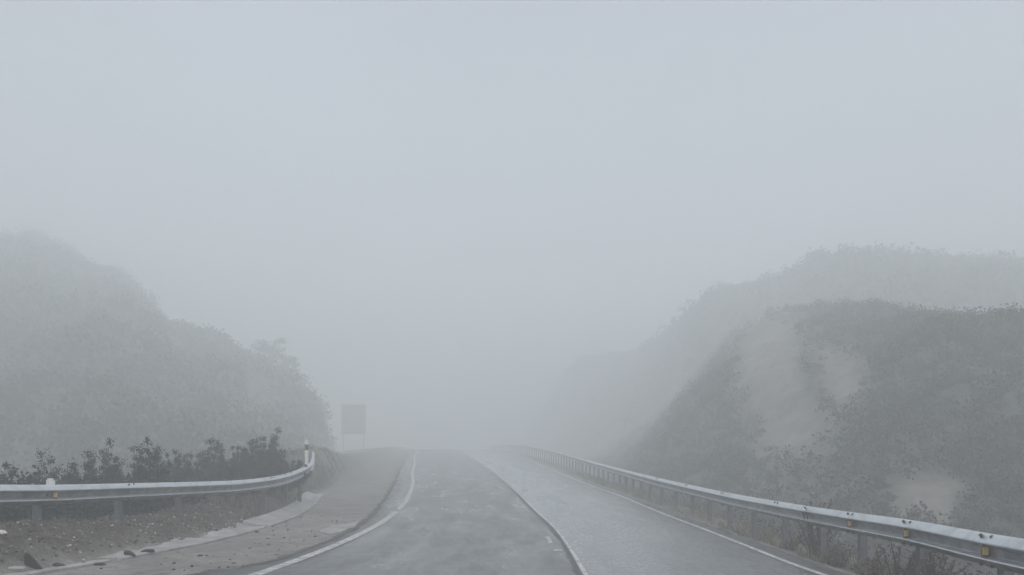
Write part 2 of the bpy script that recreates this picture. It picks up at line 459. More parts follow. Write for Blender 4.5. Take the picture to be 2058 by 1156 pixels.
# ------------------------------------------------------------------ road and its markings
def ribbon(name, xa, xb, y0, y1, dy, lift, mat, parent=None, nu=2, uvs=False, jag=0, thick=0, crown=0):
    ys = np.arange(y0, y1 + 1e-6, dy); w = np.linspace(0, 1, nu)
    Y, W = np.meshgrid(ys, w, indexing='ij')
    A, B = xa(Y), xb(Y)
    if jag: A = A + jag*fbm(Y*2.1, Y*0 + 3, 4); B = B + jag*fbm(Y*2.1, Y*0 + 9, 4)
    X = A + (B - A)*W
    Z = z_road(Y) + lift
    n, k = Y.shape
    idx = np.arange(n*k).reshape(n, k)
    f = np.stack([idx[:-1, :-1], idx[:-1, 1:], idx[1:, 1:], idx[1:, :-1]], -1).reshape(-1, 4)
    v = np.stack([X, Y, Z], -1).reshape(-1, 3)
    if thick:                                             # turned-down sides
        for c in (0, k - 1):
            m0 = len(v); low = v[idx[:, c]].copy(); low[:, 2] -= thick
            v = np.vstack([v, low]); j = np.arange(n) + m0
            q = np.stack([idx[:-1, c], idx[1:, c], j[1:], j[:-1]], -1)
            f = np.vstack([f, q if c == 0 else q[:, ::-1]])
    uv = None
    if uvs:
        uv = np.zeros((len(v), 2), np.float32); uv[:, 0] = v[:, 0] - x_mid(v[:, 1]); uv[:, 1] = v[:, 1]
    return mesh_obj(name, v, f, mat, parent, uv=uv)

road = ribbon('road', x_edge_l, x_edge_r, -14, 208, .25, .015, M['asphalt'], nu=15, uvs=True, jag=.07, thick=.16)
tag(road, 'wet grey two lane road curving up into the fog', 'road', kind='structure')
def off(f, d): return lambda y: f(y) + d
ribbon('edge_line', off(x_left, -.085), off(x_left, .085), -14, 23.8, .25, .019, M['paint'], road)
ribbon('edge_line', off(x_left, -.075), off(x_left, .075), 24.4, 207, .25, .019, M['paint'], road)
ribbon('edge_line', off(x_right, -.045), off(x_right, .045), -14, 207, .25, .019, M['paint'], road)
ribbon('centre_line', off(x_mid, -.032), off(x_mid, .032), -14, 207, .25, .019, M['paint'], road)
seam = mat_plain('tar_seam', (.05, .051, .054), .6, 0, .3, 9)
ribbon('tar_seam', off(x_mid, -.125), off(x_mid, -.045), -14, 60, .25, .018, seam, road, jag=.05)
soil = mat_plain('dark_edge', (.072, .066, .057), .85, 0, .5, 6)
ribbon('dark_edge_line', off(x_edge_l, -.10), off(x_edge_l, .03), 8, 60, .12, .021, soil, road, jag=.12)  # ragged, soil-coloured dark strip along the left asphalt edge
ribbon('old_mark', off(x_mid, -.34), off(x_mid, -.26), 15.6, 16.9, .1, .019, M['paint'], road, jag=.03)
ribbon('old_mark', off(x_mid, -.30), off(x_mid, -.16), 14.2, 14.45, .05, .019, M['paint'], road, jag=.03)

# ------------------------------------------------------------------ gutter slabs
def gutter_slab(y0, y1, tilt, label):
    ys = np.arange(y0 + .03, y1 - .03 + 1e-6, .12)
    mb_v = []; prof = [(0, -.05), (0, .035), (.05, .05), (.30, .03), (.62, .10), (.62, -.02)]
    for y in ys:
        e = .02*fbm(y*3.0, 4.0, 3)
        for t, h in prof:
            mb_v.append((float(x_kerb(y)) - t + e*(t < .1), y, float(z_road(y)) + h + tilt*t))
    k = len(prof); n = len(ys)
    f = [(i*k + j, i*k + (j + 1) % k, (i + 1)*k + (j + 1) % k, (i + 1)*k + j) for i in range(n - 1) for j in range(k)]
    f += [tuple(range(k))[::-1], tuple(range((n - 1)*k, n*k))]
    o = mesh_obj('gutter_slab', mb_v, f, M['concrete'])
    tag(o, label, 'gutter slab', 'concrete gutter slabs along the left shoulder')
gutter_slab(8.0, 12.7, .0, 'nearest concrete gutter slab, mostly buried in dirt beside the black shard')
gutter_slab(12.80, 19.05, .05, 'middle concrete gutter slab half covered in dirt below the left guardrail')
gutter_slab(19.25, 30.6, .08, 'long clean pale concrete gutter slab below the end of the left guardrail')

# ------------------------------------------------------------------ guardrails
WPROF = [(.000, .000), (.035, -.018), (.080, -.078), (.083, -.090), (.076, -.102), (.034, -.130), (.014, -.200), (.020, -.208),
         (.077, -.230), (.083, -.240), (.074, -.252), (.016, -.300), (.000, -.310)]
RAIL_SHADE = [0, 0, .05, .35, .85, .95, .85, .35, .0, .2, .8, .9, .6]  # painted shade per profile point, darkest in the trough and underside
def set_rail_shade(o, n):
    at = o.data.attributes.new('rail_shade', 'FLOAT', 'POINT')
    at.data.foreach_set('value', np.array((RAIL_SHADE + [.5]*len(RAIL_SHADE))*n, np.float32))
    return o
def beam(name, fx, fz, side, y0, y1, out, parent, flare=None):
    """W-beam from y0 to y1; side = +1 when the road lies towards +x"""
    ys = np.linspace(y0, y1, max(3, int((y1 - y0)/.25) + 1))
    prof = [(a + out, b) for a, b in WPROF] + [(a + out - .006, b) for a, b in WPROF[::-1]]
    v = []
    for y in ys:
        dx = (float(fx(y + .05)) - float(fx(y - .05)))/.1
        l = math.hypot(1, dx); nx, ny = side/l, -side*dx/l
        for a, b in prof:
            v.append((float(fx(y)) + a*nx, y + a*ny, float(fz(y)) + b))
    k, n = len(prof), len(ys)
    f = [(i*k + j, i*k + (j + 1) % k, (i + 1)*k + (j + 1) % k, (i + 1)*k + j) for i in range(n - 1) for j in range(k)]
    f += [tuple(range(k))[::-1], tuple(range((n - 1)*k, n*k))]
    if side > 0: f = [q[::-1] for q in f]
    return set_rail_shade(mesh_obj(name, v, f, M['galv'], parent), n)

def heading(fx, y): return -math.atan((float(fx(y + .1)) - float(fx(y - .1)))/.2)

def rail_post(fx, fz, side, y, parent):
    x = float(fx(y)); z = float(fz(y)); h = heading(fx, y); xp = x - side*.13
    zg = min(float(ground_z(xp, y)), z - .5) - .25
    mb = MB()                                              # C section, open side along the road
    def w(a, b, c, d, zz=None): mb.box((xp + a, y + b, (zg + z - .04)/2), (c, d, (z - .04 - zg)/2))
    w(0, -.055, .05, .003); w(-.047, 0, .003, .0515); w(.047, 0, .003, .0515)
    p = mb.build('post', M['post'], parent)
    MB().box((x - side*.045, y, z - .155), (.03, .045, .10), h).build('spacer', M['post'], parent)
    bm = MB()
    bm.tube([(x + side*.012, y, z - .155), (x + side*.034, y, z - .155)], .017, 8)
    bm.build('bolt', M['bolt'], parent)
    return p

def splice(fx, fz, side, y, parent):
    x = float(fx(y)); z = float(fz(y))
    for dy in (-.09, .09):
        for b in (-.033, -.277):
            xx = x + side*.045
            mb = MB(); mb.tube([(xx - side*.01, y + dy, z + b - .012), (xx + side*.014, y + dy, z + b + (.02 if b > -.1 else -.02))], .017, 8)
            mb.build('bolt', M['bolt'], parent)

def reflector(fx, fz, side, y, parent):
    x = float(fx(y)) + side*.036; z = float(fz(y)) - .155; h = heading(fx, y)
    # rusty bracket folded out of the valley, amber face looking down the road
    br = MB(); br.box((x + side*.006, y + .045, z), (.020, .045, .052), h, .006)
    br.prism([(-.035, -.062), (.035, -.062), (.042, .045), (.0, .07), (-.042, .045)], .0, .006,
             lambda a, b, d: (x + side*(.028) + a, y - .006 + d, z + b))
    b_ = br.build('bracket', M['rust'], parent)
    MB().prism([(-.026, -.042), (.026, -.042), (.030, .03), (-.030, .03)], -.012, -.002,
               lambda a, b, d: (x + side*.028 + a, y - .004 + d, z + b)).build('reflector', M['amber'], b_)

# right rail, posts every two metres
rr = empty('guardrail', (float(x_rail_r(10)), 10, float(z_road(10))),
           label='long galvanised guardrail curving up the right side of the road', cat='guardrail')
def add_children(root, fn):
    before = set(COL.objects)
    fn()
    inv = root.matrix_world.copy()
    for o in COL.objects:
        if o not in before and o.parent is root:
            o.location = (o.location[0] - root.location[0], o.location[1] - root.location[1], o.location[2] - root.location[2])
    for o in list(COL.objects):
        if o not in before and o.parent is not root and o.parent is not None: pass
def build_right():
    y = 2.0; k = 0
    posts = [3.4, 5.6, 7.9, 10.3, 12.5] + [14.3 + 2.0*i for i in range(84)]
    joints = [1.0] + [p for i, p in enumerate(posts) if i % 2 == 0 and p > 2] + [182.0]
    joints = sorted(set(joints))
    for i, (a, b) in enumerate(zip(joints[:-1], joints[1:])):
        beam('beam', x_rail_r, z_rail_r, -1, a - (.16 if i else 0), b + .16, .004*(i % 2), rr)
    for p in posts: rail_post(x_rail_r, z_rail_r, -1, p, rr)
    for p in joints[1:-1]:
        if p < 30: splice(x_rail_r, z_rail_r, -1, p, rr)
    splice(x_rail_r, z_rail_r, -1, 10.3, rr)
    for p in (7.9, 10.3, 12.5): reflector(x_rail_r, z_rail_r, -1, p, rr)
add_children(rr, build_right)

# left rail, ends in a curved terminal by the delineator
lr = empty('guardrail', (float(x_rail_l(14)), 14, float(z_road(14))),
           label='shorter galvanised guardrail on the dirt bank left of the road', cat='guardrail')
def build_left():
    joints = [3.0, 7.0, 11.0, 15.4, 19.8, 22.3, 26.4]
    for i, (a, b) in enumerate(zip(joints[:-1], joints[1:])):
        beam('beam', x_rail_l, z_rail_l, 1, a - (.16 if i else 0), b + .16, .004*(i % 2), lr)
    for p in (4.0, 6.2, 8.4, 10.7, 13.0, 15.3, 17.5, 19.9, 22.2, 24.3, 26.3): rail_post(x_rail_l, z_rail_l, 1, p, lr)
    for p in (15.4, 22.3): splice(x_rail_l, z_rail_l, 1, p, lr)
    reflector(x_rail_l, z_rail_l, 1, 13.15, lr)
    # terminal: the beam runs on and its nose rolls round towards the road and up
    e = [(26.2, -6.462, float(z_rail_l(26.2)) - EYE), (26.8, -6.50, -.465), (27.4, -6.56, -.42), (28.0, -6.66, -.36),
         (28.6, -6.775, -.285), (29.1, -6.88, -.20), (29.45, -6.955, -.11), (29.65, -7.0, -.03)]
    pts = [(yy, xx, zz + EYE) for yy, xx, zz in e]
    v = []; prof = [(q, b) for q, b in WPROF] + [(q - .006, b) for q, b in WPROF[::-1]]
    for i, (yy, xx, zz) in enumerate(pts):
        p0, p1 = pts[max(i - 1, 0)], pts[min(i + 1, len(pts) - 1)]
        d = np.array([p1[1] - p0[1], p1[0] - p0[0]]); d /= np.linalg.norm(d)
        for q, b in prof: v.append((xx + q*d[1], yy - q*d[0], zz + b))
    k, n = len(prof), len(pts)
    f = [(i*k + (j + 1) % k, i*k + j, (i + 1)*k + j, (i + 1)*k + (j + 1) % k) for i in range(n - 1) for j in range(k)]
    f += [tuple(range(k)), tuple(range((n - 1)*k, n*k))[::-1]]
    set_rail_shade(mesh_obj('end_terminal', v, f, M['galv'], lr), n)
add_children(lr, build_left)

# ------------------------------------------------------------------ delineator posts
def delineator(x, y, ztop, zfoot, label):
    zg = zfoot - .1
    root = empty('delineator_post', (x, y, zg + .1), label=label, cat='delineator post', group='white delineators at the left guardrail')
    H = ztop - (zg + .1)
    sec = [(-.060, .02), (-.045, -.012), (-.012, -.030), (.012, -.030), (.045, -.012), (.060, .02), (.045, .012), (0, -.008), (-.045, .012)]
    MB().prism(sec, 0, H - .36, lambda a, b, d: (a, b, d)).build('shaft', M['white'], root)
    MB().prism([(a*1.02, b*1.02) for a, b in sec], H - .358, H - .17, lambda a, b, d: (a, b, d)).build('band', M['black'], root)
    cap = MB(); top = [(a*1.12, b*1.3) for a, b in sec]
    cap.prism(top, H - .168, H - .03, lambda a, b, d: (a, b, d))
    cap.prism([(a*.8, b*.8) for a, b in sec], H - .028, H, lambda a, b, d: (a, b, d))
    cap.build('cap', M['white'], root)
delineator(-6.95, 28.6, EYE + .36, EYE - .52, 'white delineator post with black band fixed to the guardrail end')
delineator(-7.24, 13.25, EYE - .44, EYE - .83, 'white delineator whose cap just shows over the left guardrail')

# ------------------------------------------------------------------ sign in the fog
def sign():
    x, y = -25.1, 134.0; zg = float(ground_z(x, y))
    root = empty('road_sign', (x, y, zg), label='faint rectangular sign board on two posts in the fog', cat='road sign')
    z1 = EYE + 7.25 - zg; z0 = EYE + 2.5 - zg
    p = MB(); p.box((0, 0, (z0 + z1)/2), (1.92, .03, (z1 - z0)/2))
    pan = p.build('panel', M['signback'], root)
    r = MB()
    for zz in (z0 + .3, z1 - .3): r.box((0, -.035, zz), (1.80, .014, .03))
    r.build('stiffener', M['post'], pan)
    for sx in (-1.6, 1.6):
        MB().box((sx, .085, (z1 - .1 - .4)/2), (.055, .05, (z1 - .1 + .4)/2)).build('post', M['post'], root)
sign()

# ------------------------------------------------------------------ hills
def unproj(px, py, Y): return np.array([(px - CX)/FPX*Y, Y, EYE + (HY - py)/FPX*Y])
def resample(pts, n):
    pts = np.array(pts, float); s = np.concatenate([[0], np.cumsum(np.linalg.norm(np.diff(pts, axis=0), axis=1))])
    t = np.linspace(0, s[-1], n)
    return np.stack([np.interp(t, s, pts[:, k]) for k in range(3)], -1)
def hill(name, label, ridge, foot, depth, n=220, nv=70, cvx=.35, rough=1.0, bare=None, far=1.5):
    R = resample([unproj(a, b_, Y_*(1 + (far - 1)*float(sstep(36, 58, Y_)) if far > 1 else Y_)) for a, b_, Y_ in ridge], n); F = resample(foot, n)
    away = R - F; away[:, 2] = 0; away /= np.linalg.norm(away, axis=1)[:, None] + 1e-6
    V = []; vv = np.concatenate([np.linspace(0, 1, nv), 1 + np.linspace(0, 1, 16)[1:]])
    for v in vv:
        if v <= 1:
            P = F + (R - F)*v; P[:, 2] = F[:, 2] + (R[:, 2] - F[:, 2])*((1 - cvx)*v + cvx*np.sin(v*math.pi/2))
        else:
            w = v - 1; P = R + away*depth*w; P[:, 2] = R[:, 2] - (R[:, 2] + 6)*(w**1.6)
        V.append(P)
    V = np.array(V)
    amp = (np.sin(np.clip(vv, 0, 1)*math.pi*.97)*.9 + .06)[:, None]
    nz = fbm(V[..., 0]*.09 + 40, (V[..., 1] + V[..., 2])*.09, 5)*2.6 + fbm(V[..., 0]*.5, (V[..., 1]*.6 + V[..., 2])*.5, 4)*.9
    V[..., 2] += rough*amp*nz
    V[..., 1] -= rough*amp*1.2*fbm(V[..., 0]*.16 + 9, V[..., 2]*.16, 4)
    m, k = V.shape[:2]; idx = np.arange(m*k).reshape(m, k)
    f = np.stack([idx[:-1, :-1], idx[:-1, 1:], idx[1:, 1:], idx[1:, :-1]], -1).reshape(-1, 4)
    o = mesh_obj(name, V.reshape(-1, 3), f, M['hill'], smoothed=True)
    tag(o, label, 'hill', kind='structure')
    b = np.zeros(m*k)
    if bare:
        flat = V.reshape(-1, 3)
        px = CX + FPX*flat[:, 0]/np.maximum(flat[:, 1], 1); py = HY - FPX*(flat[:, 2] - EYE)/np.maximum(flat[:, 1], 1)
        for cx, cy, rx, ry, a in bare:
            b = np.maximum(b, a*np.exp(-((px - cx)/rx)**2 - ((py - cy)/ry)**2))
    at = o.data.attributes.new('bare', 'FLOAT', 'POINT'); at.data.foreach_set('value', b.astype(np.float32))
    return V, b.reshape(m, k)

HL = hill('hill_left', 'fogged scrub covered hill rising left of the road',
     [(-260, 452, 102), (-150, 462, 100), (0, 482, 95), (80, 474, 92), (150, 506, 90), (180, 534, 88), (250, 552, 85), (300, 606, 80), (330, 645, 76),
      (420, 672, 72), (500, 716, 70), (590, 752, 69), (640, 806, 68), (655, 866, 66), (668, 900, 64)],
     [(-58, 38, -5), (-40, 34, -4.5), (-30, 33, -4.3), (-24, 33, -4), (-18, 34, -3.2), (-16, 42, -1.5), (-15.5, 50, .0), (-16, 58, .3), (-17, 66, .3)],
     40, far=1.72, bare=[(520, 800, 90, 60, .45), (430, 880, 60, 30, .4)])
HF = hill('hill_right_far', 'pale far hill with a wooded crest behind the right slope',
     [(1040, 905, 190), (1075, 862, 178), (1105, 800, 165), (1160, 718, 150), (1280, 702, 122), (1340, 663, 105), (1390, 616, 90), (1440, 578, 88), (1560, 556, 86),
      (1640, 516, 84), (1710, 506, 84), (1800, 510, 83), (1900, 514, 82), (2058, 517, 80), (2330, 520, 76)],
     [(4, 250, .6), (7.5, 215, .2), (11, 180, -.5), (14.5, 145, -1.5), (18, 110, -2.5), (21, 82, -3), (26, 54, -3), (36, 54, -3), (50, 52, -3), (70, 50, -3)],
     40, far=1.5, bare=[(1250, 820, 90, 60, .35)])
HN = hill('hill_right_near', 'dark near scrub slope with pale eroded patches right of the guardrail',
     [(1200, 930, 135), (1290, 880, 122), (1390, 795, 102), (1460, 725, 85), (1508, 662, 71), (1552, 626, 60), (1700, 606, 52), (1760, 609, 50), (1870, 628, 47), (2058, 646, 43), (2500, 660, 38)],
     [(10, 125, -.5), (9.5, 98, -.8), (8.6, 74, -1.2), (7.6, 54, -1.6), (7.2, 44, -1.9), (7.8, 36, -2.2), (8.6, 29, -2.6), (9.6, 24.5, -2.9), (11.5, 21.5, -3.0), (14, 19.5, -3.0), (17.5, 18, -3.0), (24, 17, -3.0), (32, 16, -3.0)],
     35, cvx=.5, far=1.3, bare=[(1545, 750, 75, 130, 1.3), (1590, 870, 90, 80, 1.1), (1690, 765, 50, 75, 1.0), (1860, 1005, 65, 55, 1.3), (1400, 860, 120, 90, .38), (1600, 985, 170, 55, .5), (1740, 1050, 120, 45, .45)])

# ------------------------------------------------------------------ foliage
def leaf_quads(P, size, up=.3, aspect=.55):
    """P (n,3): one small leaf-like quad each; returns verts, faces"""
    n = len(P)
    d = RNG.normal(size=(n, 3)); d[:, 2] += up; d /= np.linalg.norm(d, axis=1)[:, None]
    e = np.cross(d, RNG.normal(size=(n, 3))); e /= np.linalg.norm(e, axis=1)[:, None] + 1e-9
    s = (np.asarray(size)*(.6 + .8*RNG.random(n)))[:, None]
    a = d*s; b = e*s*aspect
    v = np.stack([P - a*.5, P + b*.5, P + a*.5, P - b*.5], 1).reshape(-1, 3)
    return v, np.arange(4*n).reshape(-1, 4)

def surface_points(H, count, vmax=1.02, keep_bare=.25):
    V, b = H
    m, k = V.shape[:2]
    nv = int((m - 15)*vmax)
    # sample cells by area
    A, B, C = V[:nv - 1, :-1], V[1:nv, :-1], V[:nv - 1, 1:]
    area = np.linalg.norm(np.cross(B - A, C - A), axis=-1)
    dist = np.linalg.norm(A - np.array([0, 0, EYE]), axis=-1)
    w = area/dist**1.2
    px = np.abs(A[..., 0]/np.maximum(A[..., 1], 1))
    w = w*(px < .75)*(1 - (1 - keep_bare)*np.clip(b[:nv - 1, :-1]*1.45, 0, 1))
    c = RNG.choice(w.size, count, p=(w/w.sum()).ravel())
    i, j = np.unravel_index(c, w.shape)
    s, t = RNG.random(count)[:, None], RNG.random(count)[:, None]
    return V[i, j]*(1 - s)*(1 - t) + V[i + 1, j]*s*(1 - t) + V[i, j + 1]*(1 - s)*t + V[i + 1, j + 1]*s*t

def scrub(name, label, H, count, rmin, rmax, leaf, per, keep=.25):
    C = surface_points(H, count, keep_bare=keep)
    cl = vnoise(C[:, 0]*.22 + 7, (C[:, 1] + C[:, 2])*.22) + .5
    r = rmin + (rmax - rmin)*RNG.random(count)**2*(.4 + 1.2*cl)
    n = count*per
    ci = np.repeat(np.arange(count), per)
    d = RNG.normal(size=(n, 3)); d /= np.linalg.norm(d, axis=1)[:, None]
    rad = r[ci]*(RNG.random(n)**.45)
    P = C[ci] + d*rad[:, None]*np.array([1, 1, .8]) + np.stack([0*rad, 0*rad, r[ci]*.35], -1)
    v, f = leaf_quads(P, leaf*np.clip(r[ci]/rmax*1.6, .6, 1.3), aspect=.75)
    o = mesh_obj(name, v, f, M['scrub'])
    tag(o, label, 'scrub', kind='stuff')
scrub('hillside_scrub', 'low scrub covering the fogged left hill', HL, 4200, .35, 1.5, .28, 36)
scrub('hillside_scrub', 'low scrub covering the pale far hill on the right', HF, 3000, .4, 1.6, .36, 28)
scrub('hillside_scrub', 'low scrub covering the dark near slope on the right', HN, 9000, .14, .62, .10, 62, .0)

def bush(name, label, cat, x, y, ztop, width, mat, group=None, leaf=.07, twigs=26, per=26, lean=0, zbase=None, tipr=.10, stemmat='stem'):
    """many thin stems from one base, leaf clusters at and below their tips"""
    zb = float(ground_z(x, y)) if zbase is None else zbase
    zb -= .05
    root = empty(name, (x, y, zb), label=label, cat=cat, group=group)
    H = ztop - zb; st = MB(); P = []
    for k in range(twigs):
        a = random.uniform(0, 2*math.pi); q = random.random()**.6
        h = H*(1 - .5*q*q)*random.uniform(.62, 1.0) if k else H
        ex, ey = q*width*.5*math.cos(a), q*width*.5*math.sin(a)
        p0 = np.array([ex*.12, ey*.12, 0]); p3 = np.array([ex + lean*h, ey, h])
        pm = np.array([ex*.62 + lean*h*.4, ey*.62, h*.55]) + RNG.normal(size=3)*.03*H
        st.tube([p0, pm, p3], [.014 + .006*H, .010 + .004*H, .006], 4)
        for t in np.linspace(.28, 1.0, 7):
            c = (p0*(1 - t)**2 + 2*pm*t*(1 - t) + p3*t*t)
            rr_ = tipr*H*(.7 + .9*random.random())*((1.25 - .45*t) if t < .85 else .42)
            m = per if t > .5 else per//2
            P.append(c + RNG.normal(size=(m, 3))*rr_*.55)
    st.build('stem', M[stemmat], root)
    v, f = leaf_quads(np.vstack(P), leaf, .6, .5)
    mesh_obj('foliage', v, f, M[mat], root)
    return root

# shrubs behind the left rail: pixel column, top row, distance, width
M['shrub_pale'] = mat_leaf('shrub_leaf_pale', (.020, .026, .017), (.042, .052, .033), (.075, .080, .054))
LS = [(8, 936, 15.5, 1.5, 'dark low shrub at the far left edge behind the guardrail'),
      (60, 943, 16.5, 1.5, 'low rounded shrub left of the small white delineator cap'),
      (105, 912, 17.0, 1.3, 'dark twiggy shrub just behind the white delineator cap'),
      (172, 891, 17.0, 1.5, 'tall dark shrub with knobbly tips, first right of the delineator cap'),
      (215, 908, 18.0, 1.5, 'shorter open shrub between the two tallest dark shrubs'),
      (278, 887, 18.0, 1.6, 'dark shrub with a ragged top right of the knobbly one'),
      (325, 903, 20.0, 1.7, 'greyer shrub right of the ragged topped dark one'),
      (368, 902, 21.0, 1.8, 'low grey shrub in the middle of the shrub row'),
      (405, 890, 22.5, 2.0, 'fogged round shrub left of the broad green mound'),
      (448, 888, 23.0, 2.2, 'broad dense shrub forming the mound behind the rail'),
      (492, 886, 23.5, 2.2, 'dense spiky topped shrub left of the last tall stems'),
      (530, 866, 24.5, 1.5, 'tallest thin shrub near the guardrail end'),
      (560, 908, 26.0, 1.8, 'low faint shrub, last of the row before the delineator post')]
for px, py, Y, w, lab in LS:
    p = unproj(px, py, Y)
    bush('roadside_shrub', lab, 'shrub', p[0], Y, p[2], w*1.15, 'shrub' if px < 320 else 'shrub_pale', 'shrubs growing behind the left guardrail',
         leaf=.047, twigs=38, per=80, tipr=.075, zbase=min(float(ground_z(p[0], Y)), p[2] - 1.25))

# low growth below them on the outer side of the bank
def undergrowth():
    n = 2600
    y = 12.5 + 40*RNG.random(n)**1.5; x = np.minimum(x_rail_l(y), x_kerb(y) - 1.5) - .5 - (4 + .35*(y - 12))*RNG.random(n)*np.where(y > 30, 1.6, 1)
    z = ground_z(x, y); r = RNG.uniform(.15, .5, n)
    m = 420; y2 = RNG.uniform(12, 27, m); x2 = x_rail_l(y2) - RNG.uniform(.75, 2.4, m)
    z2 = z_rail_l(y2) - .42 + RNG.uniform(-.35, .22, m) + .25*fbm(y2*.8, x2*.8, 3)
    x, y, z, r = np.concatenate([x, x2]), np.concatenate([y, y2]), np.concatenate([z, z2]), np.concatenate([r, RNG.uniform(.22, .42, m)]); n += m
    per = 44; ci = np.repeat(np.arange(n), per)
    d = RNG.normal(size=(n*per, 3)); d /= np.linalg.norm(d, axis=1)[:, None]
    P = np.stack([x, y, z + .1], -1)[ci] + d*(r[ci]*RNG.random(n*per)**.4)[:, None]
    v, f = leaf_quads(P, .09, .4, .6)
    tag(mesh_obj('undergrowth', v, f, M['shrub']), 'dense dark undergrowth on the slope behind the left guardrail', 'undergrowth', kind='stuff')
undergrowth()

def blades(name, label, X, Y, h, mat, wid=.012, cat='grass'):
    n = len(X); Z = ground_z(X, Y)
    a = RNG.uniform(0, 2*math.pi, n); lean = RNG.normal(size=(n, 2))*.35*h[:, None]
    b = np.stack([X, Y, Z - .02], -1); t = b + np.stack([lean[:, 0], lean[:, 1], h], -1)
    mid = b*.45 + t*.55; mid[:, 2] += .12*h
    s = np.stack([np.cos(a), np.sin(a), 0*a], -1)*wid
    v = np.stack([b - s, b + s, mid + s*.7, t, mid - s*.7], 1).reshape(-1, 3)
    i = np.arange(n)*5
    f = np.concatenate([np.stack([i, i+1, i+2, i+4], -1), np.stack([i+4, i+2, i+3, i+3], -1)])
    tri = [(q[0], q[1], q[2]) if q[2] == q[3] else tuple(q) for q in f.tolist()]
    o = mesh_obj(name, v, tri, M[mat])
    tag(o, label, cat, kind='stuff')
n = 16000
yy = 20 + 30*RNG.random(n)**1.3; xx = x_kerb(yy) - .65 - RNG.random(n)**1.1*4.5
keep = vnoise(xx*1.1, yy*.8) > -.12
blades('verge_grass', 'dry grass on the bank below and beyond the left guardrail', xx[keep], yy[keep], RNG.uniform(.06, .28, keep.sum()), 'grass', .014)
n = 2600
yy = 10 + 5*RNG.random(n) + 6*RNG.random(n)**2; xx = x_kerb(yy) - .8 - RNG.random(n)*1.2
keep = vnoise(xx*1.7 + 5, yy*1.2) > .12
blades('verge_grass', 'sparse dry grass on the brown dirt bank', xx[keep], yy[keep], RNG.uniform(.03, .12, keep.sum()), 'grass', .007)
n = 16000
yy = 7 + 45*RNG.random(n)**1.6; xx = x_edge_r(yy) + .12 + RNG.random(n)**1.0*3.2
keep = vnoise(xx*1.4 + 15, yy*.9) > -.15 - .3*(xx > x_edge_r(yy) + 1.2)
blades('verge_grass', 'dry grass along the right verge under the guardrail', xx[keep], yy[keep], RNG.uniform(.05, .28, keep.sum()), 'grass', .008)

# tufts, weeds and dry bushes at the right rail
for px, py, Y, w, hgt, mat, lab in [
        (1590, 1118, 13.2, .55, .34, 'green', 'pale leafy weed under the right guardrail left of the wide post'),
        (1625, 1124, 12.8, .40, .26, 'green', 'small pale weed at the foot of the wide guardrail post'),
        (1690, 1138, 11.6, .60, .30, 'green', 'pale green weed between the two nearest visible guardrail posts'),
        (1540, 1092, 15.3, .45, .30, 'green', 'faint pale weed beside the asphalt edge line farther up')]:
    p = unproj(px, py, Y); x = float(x_rail_r(Y)) - .12 + (px % 7)*.02
    zb = float(ground_z(x, Y))
    bush('roadside_weed', lab, 'weed', x, Y, zb + hgt, w, mat, 'pale weeds under the right guardrail', leaf=.035, twigs=18, per=9, tipr=.12)
for px, py, Y, w, hgt, mat, lab in [
        (1640, 1002, 14.6, .9, None, 'dry', 'dark bare twigs poking above the right guardrail'),
        (1800, 1085, 10.8, 1.0, None, 'dry', 'pale brown dry bush seen below the guardrail behind the second reflector'),
        (1880, 1100, 9.9, .9, None, 'dry', 'pale brown dry bush seen below the guardrail at the lower right')]:
    p = unproj(px, py, Y)
    bush('dry_bush', lab, 'bush', p[0], Y, p[2], w, mat, 'dry bushes behind the right guardrail', leaf=.05, twigs=30, per=5, tipr=.10)
n = 500
y = RNG.uniform(8, 30, n); x = x_rail_r(y) + RNG.uniform(.5, 5, n); z = ground_z(x, y); r = RNG.uniform(.12, .45, n)
per = 34; ci = np.repeat(np.arange(n), per)
d = RNG.normal(size=(n*per, 3)); d /= np.linalg.norm(d, axis=1)[:, None]
v, f = leaf_quads(np.stack([x, y, z + .1], -1)[ci] + d*(r[ci]*RNG.random(n*per)**.4)[:, None], .08, .5, .4)
tag(mesh_obj('undergrowth', v, f, mat_leaf('brown_brush', (.025, .021, .019), (.055, .046, .042), (.095, .084, .074))),
    'brown brush on the slope behind the right guardrail', 'undergrowth', kind='stuff')

# trees standing out on the skylines
def tree(px, py, Y, w, hgt, label, name='small_tree'):
    p = unproj(px, py, Y); zb = p[2] - hgt
    root = empty(name, (p[0], Y, zb), label=label, cat='tree', group='small trees on the fogged skylines')
    tr = MB(); P = []
    tr.tube([(0, 0, -1), (.05*w, 0, hgt*.25), (.02*w, 0, hgt*.7)], [.07*hgt**.5, .05*hgt**.5, .02], 6)
    for k in range(16):
        a = random.uniform(0, 6.28); t = random.uniform(.4, 1); q = (1.1 - abs(t - .62)*1.5)*random.uniform(.35, 1)
        e = np.array([math.cos(a)*q*w*.5, math.sin(a)*q*w*.5, hgt*t])
        tr.tube([(0.02*w, 0, hgt*t*.6), e*np.array([.5, .5, .85]), e], [.05, .03, .012], 4)
        P.append(e + RNG.normal(size=(70, 3))*np.array([w, w, hgt*.6])*.085)
    tr.build('trunk', M['stem'], root)
    v, f = leaf_quads(np.vstack(P), .26, .3, .7)
    mesh_obj('crown', v, f, M['tree'], root)
tree(545, 680, 119, 4.8, 4.6, 'small tree standing out on the skyline of the left hill')
tree(578, 714, 115, 3.0, 3.4, 'lower tree on the left skyline beside the tallest one')
tree(1708, 489, 180, 7.6, 5.4, 'round tree on the crest of the far right hill')
tree(1440, 568, 188, 6.2, 4.2, 'low tree on the shoulder of the far right hill')
tree(85, 468, 170, 9, 4.8, 'broad tree on the top of the left hill')

